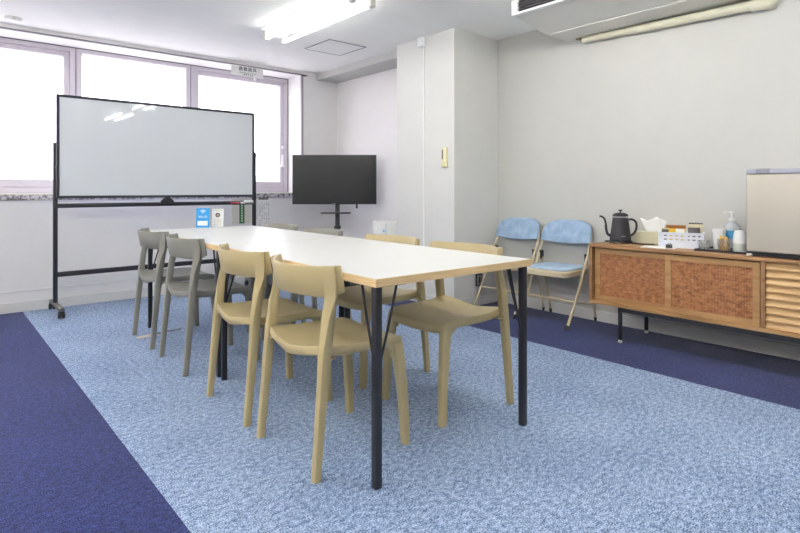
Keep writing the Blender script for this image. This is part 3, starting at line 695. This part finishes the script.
# ------------------------------------------------------------------ things on the cabinet
ZC = CZ1
kb = tag(empty('power_stand', (3.70, 1.90, ZC)), 'round black power base under the kettle with a trailing cord', 'power stand')
b = bmesh.new(); lathe(b, [(.078, 0), (.080, .004), (.078, .013), (.07, .016)], 32); mesh('base', b, M['tray'], kb)
b = bmesh.new(); tube(b, smooth_path([(.03, .07, .008), (.045, .09, .006), (.02, .105, .006), (-.02, .105, .006), (-.03, .09, .006), (.0, .07, .006)], 5), .004, 8); tube(b, smooth_path([(-.01, -.07, .008), (-.03, -.11, .006), (-.035, -.16, .005), (-.02, -.21, .005), (.0, -.24, .005)], 5), .0045, 8); mesh('cord', b, M['tray'], kb)
kt = tag(empty('kettle', (3.70, 1.90, ZC + .016), R(127)), 'matte black gooseneck kettle standing on the cabinet', 'kettle')
b = bmesh.new(); lathe(b, [(.066, 0), (.071, .004), (.071, .012), (.066, .05), (.057, .12), (.052, .158), (.0505, .163)], 36); mesh('body', b, M['kettle'], kt)
b = bmesh.new(); lathe(b, [(.0505, .163), (.0505, .172), (.049, .174)], 32); mesh('rim', b, M['steel'], kt)
b = bmesh.new(); lathe(b, [(.052, .174), (.053, .179), (.048, .187), (.03, .195), (.008, .198)], 32); lid = mesh('lid', b, M['kettle'], kt)
b = bmesh.new(); lathe(b, [(.006, .197), (.006, .204), (.015, .214), (.014, .218)], 20); mesh('knob', b, M['kettle'], lid)
b = bmesh.new(); tube(b, smooth_path([(.058, 0, .03), (.085, 0, .045), (.095, 0, .08), (.098, 0, .12), (.110, 0, .156), (.130, 0, .170), (.140, 0, .168)], 5), [.010] * 6 + [.0085] * 8 + [.0065] * 17, 12); mesh('spout', b, M['kettle'], kt)
b = bmesh.new(); tube(b, smooth_path([(-.050, 0, .148), (-.078, 0, .15), (-.102, 0, .132), (-.107, 0, .1), (-.098, 0, .065), (-.078, 0, .042), (-.06, 0, .035)], 5), .0078, 12); mesh('handle', b, M['kettle'], kt)
b = bmesh.new()
for k in range(6): box(b, -.012 + k * .0045, -.009 + k * .0045, -.0005, .0005, -.002, .003)
mk = mesh('printed_mark', b, M['grey_print'], kt, smooth=0); mk.location = (-.008, .0695, .035); mk.rotation_euler = (R(4), 0, R(8))

tb = tag(empty('tissue_box', (3.858, 1.735, ZC)), 'pale green tissue box with a white tissue sticking up', 'tissue box')
bx('box', M['tissue_box'], (-.06, .06, -.125, .125, 0, .078), tb, bev=.002, smooth=0)
b = bmesh.new(); nx, nz = 12, 6; gr = []
for i in range(nx + 1):
    row = []
    for k in range(nz + 1):
        u = i / nx - .5; v = k / nz
        row.append(b.verts.new((.014 * math.sin(u * 14 + v * 2) * v + .004 * math.sin(9 * u), u * (.10 + .09 * v) + .008 * v, .076 + v * (.098 - .02 * abs(u + .1) - .012 * math.sin(u * 9)))))
    gr.append(row)
for i in range(nx):
    for k in range(nz): b.faces.new((gr[i][k], gr[i + 1][k], gr[i + 1][k + 1], gr[i][k + 1]))
ts = mesh('tissue', b, M['tissue'], tb, smooth=60); so = ts.modifiers.new('thickness', 'SOLIDIFY'); so.thickness = .0012

pz = tag(empty('paper_sheet', (3.575, 1.575, ZC), R(12)), 'flat white paper sheets lying on the cabinet before the basket', 'paper')
bx('sheet', M['paper'], (-.055, .055, -.10, .10, 0, .004), pz, smooth=0); b = bmesh.new(); box(b, -.05, .05, -.1, .09, .004, .007); mesh('top_sheet', b, M['paper'], pz, rot=(0, 0, R(8)), smooth=0)

bk = tag(empty('storage_basket', (3.70, 1.488, ZC), R(20)), 'white perforated plastic basket full of drink packets', 'basket')
def bas(name, dims, holes):
    """wall panel with slot holes along local axis; dims x0,x1,y0,y1 (thin in one)"""
    x0, x1, y0, y1 = dims; b = bmesh.new(); along_y = (y1 - y0) > (x1 - x0); L0, L1 = (y0, y1) if along_y else (x0, x1)
    def bb(a0, a1, z0, z1):
        if a1 - a0 < 1e-4: return
        box(b, x0, x1, a0, a1, z0, z1) if along_y else box(b, a0, a1, y0, y1, z0, z1)
    zs = []
    bb(L0, L1, 0, .052); bb(L0, L1, .059, .076); bb(L0, L1, .083, .098)
    for z0, z1 in ((.052, .059), (.076, .083)):
        n = holes; st = (L1 - L0) / n
        for k in range(n): bb(L0 + k * st, L0 + k * st + st * .45, z0, z1)
        bb(L1 - .006, L1, z0, z1)
    return mesh(name, b, M['basket'], bk, smooth=0)
bas('front_wall', (-.075, -.072, -.13, .13), 8); bas('back_wall', (.072, .075, -.13, .13), 8); bas('side_wall', (-.072, .072, -.13, -.127), 5); bas('side_wall', (-.072, .072, .127, .13), 5)
bx('bottom', M['basket'], (-.072, .072, -.127, .127, 0, .004), bk, smooth=0)
b = bmesh.new(); box(b, -.08, -.07, -.135, .135, .095, .101, bev=.002); box(b, .07, .08, -.135, .135, .095, .101, bev=.002); box(b, -.07, .07, -.135, -.125, .095, .101, bev=.002); box(b, -.07, .07, .125, .135, .095, .101, bev=.002); mesh('rim', b, M['basket'], bk)
def in_basket(x, y, z):
    v = Matrix.Rotation(R(20), 3, 'Z') @ Vector((x, y, z)); return (3.70 + v.x, 1.488 + v.y, ZC + v.z)
tc_ = tag(empty('tea_carton', in_basket(.0, .03, .004), R(20)), 'yellow tea carton with a brown lid sticking out of the basket', 'carton')
bx('carton', M['tea_yellow'], (-.03, .03, -.055, .055, 0, .125), tc_, bev=.002, smooth=0); bx('lid', M['tea_brown'], (-.032, .032, -.057, .057, .12, .139), tc_, bev=.002, smooth=0)
bx('label', M['paper'], (-.0312, -.03, -.05, -.0, .09, .118), tc_, smooth=0)
def sachet(x, y, z, rz, tx, m, lab, wd=.09, ht=.1):
    s_ = tag(empty('drip_bag', in_basket(x, y, z), R(20 + rz)), lab, 'drink packet', 'drink packets in the basket')
    b = bmesh.new(); nx, nz = 8, 8; G = []
    for side in (-1, 1):
        g = []
        for i in range(nx + 1):
            row = []
            for k in range(nz + 1):
                u = i / nx * 2 - 1; v = k / nz; th = .010 * (1 - u * u) * math.sin(math.pi * min(1, max(0, v))) ** .7
                row.append(b.verts.new((side * (th + .0004), u * wd / 2, v * ht)))
            g.append(row)
        for i in range(nx):
            for k in range(nz): b.faces.new((g[i][k], g[i + 1][k], g[i + 1][k + 1], g[i][k + 1]))
        G.append(g)
    mesh('pouch', b, m, s_, rot=(0, R(tx), 0), smooth=60)
    b = bmesh.new(); box(b, -.0016, .0016, -wd / 2, wd / 2, ht - .003, ht + .006); sl = mesh('seal', b, M['sachet'] if m != M['sachet'] else M['sachet_dark'], s_, rot=(0, R(tx), 0), smooth=0)
    return s_
sachet(-.02, -.075, .035, 6, 6, M['sachet_dark'], 'charcoal drink packet standing at the basket end before a beige one', .07, .10)
sachet(.012, -.082, .04, -8, 4, M['sachet'], 'beige drink packet standing tallest at the basket end', .08, .115)
sachet(.05, -.085, .02, 10, 8, M['sachet_dark'], 'charcoal drink packet at the back of the basket', .07, .105)
sachet(-.045, .09, .03, 14, 4, M['sachet_dark'], 'charcoal drink packet beside the yellow tea carton in the basket', .04, .09)

bc = tag(empty('binder_clip', (3.545, 1.50, ZC + .007), R(30)), 'small black clip lying in front of the white basket', 'clip')
b = bmesh.new(); prism(b, [(-.012, 0), (.012, 0), (.003, .022), (-.003, .022)], 'y', -.018, .018); mesh('body', b, M['tray'], bc, smooth=0)
b = bmesh.new(); tube(b, smooth_path([(-.008, -.008, .018), (-.03, -.008, .03), (-.036, 0, .032), (-.03, .008, .03), (-.008, .008, .018)], 4), .0016, 6); mesh('wire_handle', b, M['tray'], bc)

ty = tag(empty('serving_tray', (3.665, 1.215, ZC), R(2)), 'thin black serving tray holding cups and packets', 'tray')
b = bmesh.new(); box(b, -.10, .10, -.145, .145, 0, .005, bev=.002); mesh('base', b, M['tray'], ty)
b = bmesh.new()
for d in ((-.10, -.095, -.145, .145), (.095, .10, -.145, .145), (-.095, .095, -.145, -.14), (-.095, .095, .14, .145)): box(b, d[0], d[1], d[2], d[3], .005, .012)
mesh('rim', b, M['tray'], ty, smooth=0)
ZT = ZC + .0055
# cups
def cup(x, y, r0, r1, h, m, lab, name='paper_cup', cat='cup', group='white cups on the tray'):
    c = tag(empty(name, (x, y, ZT)), lab, cat, group)
    b = bmesh.new(); lathe(b, [(r0, 0), (r1, h), (r1 + .002, h), (r1 + .002, h - .004), (r1 - .0015, h - .006), (r0 - .001, .003)], 28); mesh('cup', b, m, c)
    return c
cc = cup(3.735, 1.275, .03, .037, .122, M['paper'], 'tall white cup stack at the back of the tray behind the clear bag')
b = bmesh.new()
for k in range(3): lathe(b, [(.0375, .102 + k * .008), (.0398, .105 + k * .008), (.0375, .108 + k * .008)], 28, cap=False)
mesh('stacked_rims', b, M['paper'], cc)
wb_ = tag(empty('white_canister', (3.655, 1.135, ZT)), 'white tapered canister with a pale grey lower band at the tray end', 'canister')
b = bmesh.new(); lathe(b, [(.037, 0), (.038, .003), (.036, .05)], 30); mesh('lower_band', b, mat('pale_canister_band', (208, 212, 204), .4, .02, 20), wb_)
b = bmesh.new(); lathe(b, [(.036, .05), (.034, .09), (.028, .122), (.026, .126), (.015, .128)], 30); mesh('body', b, M['white_plastic'], wb_)
gc = tag(empty('glass_cup', (3.615, 1.205, ZT)), 'clear cup filled with amber stick packets', 'cup')
b = bmesh.new(); lathe(b, [(.032, 0), (.041, .074), (.0395, .074), (.031, .004)], 28); mesh('cup', b, M['clearplastic'], gc)
random.seed(11)
for k in range(16):
    st = tag(empty('sugar_stick', (3.615 + random.uniform(-.02, .02), 1.205 + random.uniform(-.022, .022), ZT + .0045), random.uniform(0, 6)), 'amber stick packet standing among others in the clear cup', 'stick packet', 'stick packets in the clear cup')
    b = bmesh.new(); box(b, -.006, .006, -.0018, .0018, 0, .072 + random.uniform(0, .016), bev=.001); mesh('packet', b, M['amber'] if k % 3 else M['tea_yellow'], st, rot=(random.uniform(-.08, .08), random.uniform(-.08, .08), 0), smooth=0)
gb = tag(empty('glass_bowl', (3.635, 1.325, ZT)), 'small clear glass bowl of creamer cups on the tray', 'bowl')
b = bmesh.new(); lathe(b, [(.02, 0), (.034, .012), (.04, .035), (.038, .055), (.0365, .055), (.0385, .034), (.033, .015), (.018, .004)], 28); mesh('bowl', b, M['clearplastic'], gb)
for k, (dx, dy, dz) in enumerate(((0, .016, .012), (.012, -.012, .012), (-.017, -.006, .013), (.0, .002, .034))):
    cr_ = tag(empty('creamer_cup', (3.635 + dx, 1.325 + dy, ZT + dz)), 'tiny white creamer cup heaped in the clear glass bowl', 'creamer cup', 'creamer cups in the glass bowl')
    b = bmesh.new(); lathe(b, [(.008, 0), (.0115, .016), (.013, .016), (.013, .018)], 16); mesh('cup', b, M['off_white'], cr_)
    b = bmesh.new(); lathe(b, [(.013, .018), (.013, .0187)], 16); mesh('lid', b, M['grey_print'] if k % 2 else M['sachet'], cr_)
pb = tag(empty('pump_bottle', (3.835, 1.235, ZC)), 'clear pump bottle with a blue label behind the tray', 'bottle')
b = bmesh.new(); lathe(b, [(.045, 0), (.048, .005), (.048, .12), (.044, .14), (.026, .162), (.016, .170), (.016, .178)], 30); bt = mesh('bottle', b, M['hazyplastic'], pb)
b = bmesh.new(); lathe(b, [(.0484, .07), (.0486, .071), (.0486, .118), (.0484, .119)], 30, cap=False); mesh('label', b, M['label_blue'], bt, label='blue printed label')
b = bmesh.new(); lathe(b, [(.018, .176), (.018, .195), (.008, .198), (.006, .225), (.011, .226), (.013, .236), (.008, .24)], 20); tube(b, smooth_path([(0, 0, .232), (-.02, .022, .235), (-.034, .036, .226)], 4), .0055, 10); mesh('pump', b, M['white_plastic'], pb)

# mini fridge
fg = tag(empty('mini_fridge', (0, 0, ZC)), 'beige mini fridge with a grey top trim standing on the cabinet', 'fridge')
FY1, FY0, FX = 1.056, .56, 3.50
bx('body', M['fridge_trim'], (FX + .045, 3.92, FY0, FY1, .02, .455), fg, bev=.006)
b = bmesh.new(); box(b, FX, FX + .042, FY0, FY1, .027, .462, bev=.009, seg=3); dr = mesh('door', b, M['fridge'], fg)
bx('top_trim', M['fridge_trim'], (FX - .001, 3.92, FY0, FY1, .463, .491), fg, bev=.004); bx('hinge_cover', M['fridge_hinge'], (FX - .0025, FX + .05, FY1 - .115, FY1 - .048, .464, .4925), fg, bev=.002)
bx('plinth', M['tray'], (FX + .008, 3.91, FY0 + .005, FY1 - .008, .006, .026), fg)
for x in (FX + .03, 3.88):
    for y in (FY0 + .03, FY1 - .015):
        b = bmesh.new(); lathe(b, [(.013, 0), (.015, .003), (.015, .012), (.010, .016)], 18, c=(x - (.02 if x < 3.7 else 0), y, 0)); mesh('foot', b, M['foot'], fg)

# floor tape with a cable end
tp = tag(empty('floor_tape', (1.14, 4.02, 0), R(8)), 'beige cable tape patch on the light blue carpet under the grey chairs', 'tape')
bx('patch', M['tape'], (-.065, .075, -.028, .028, 0, .004), tp, bev=.0015, smooth=0)
b = bmesh.new(); tube(b, smooth_path([(.07, 0, .005), (.13, .02, .004), (.2, .0, .004), (.26, .015, .004)], 5), .0035, 8); mesh('cable', b, M['grey_metal'], tp)
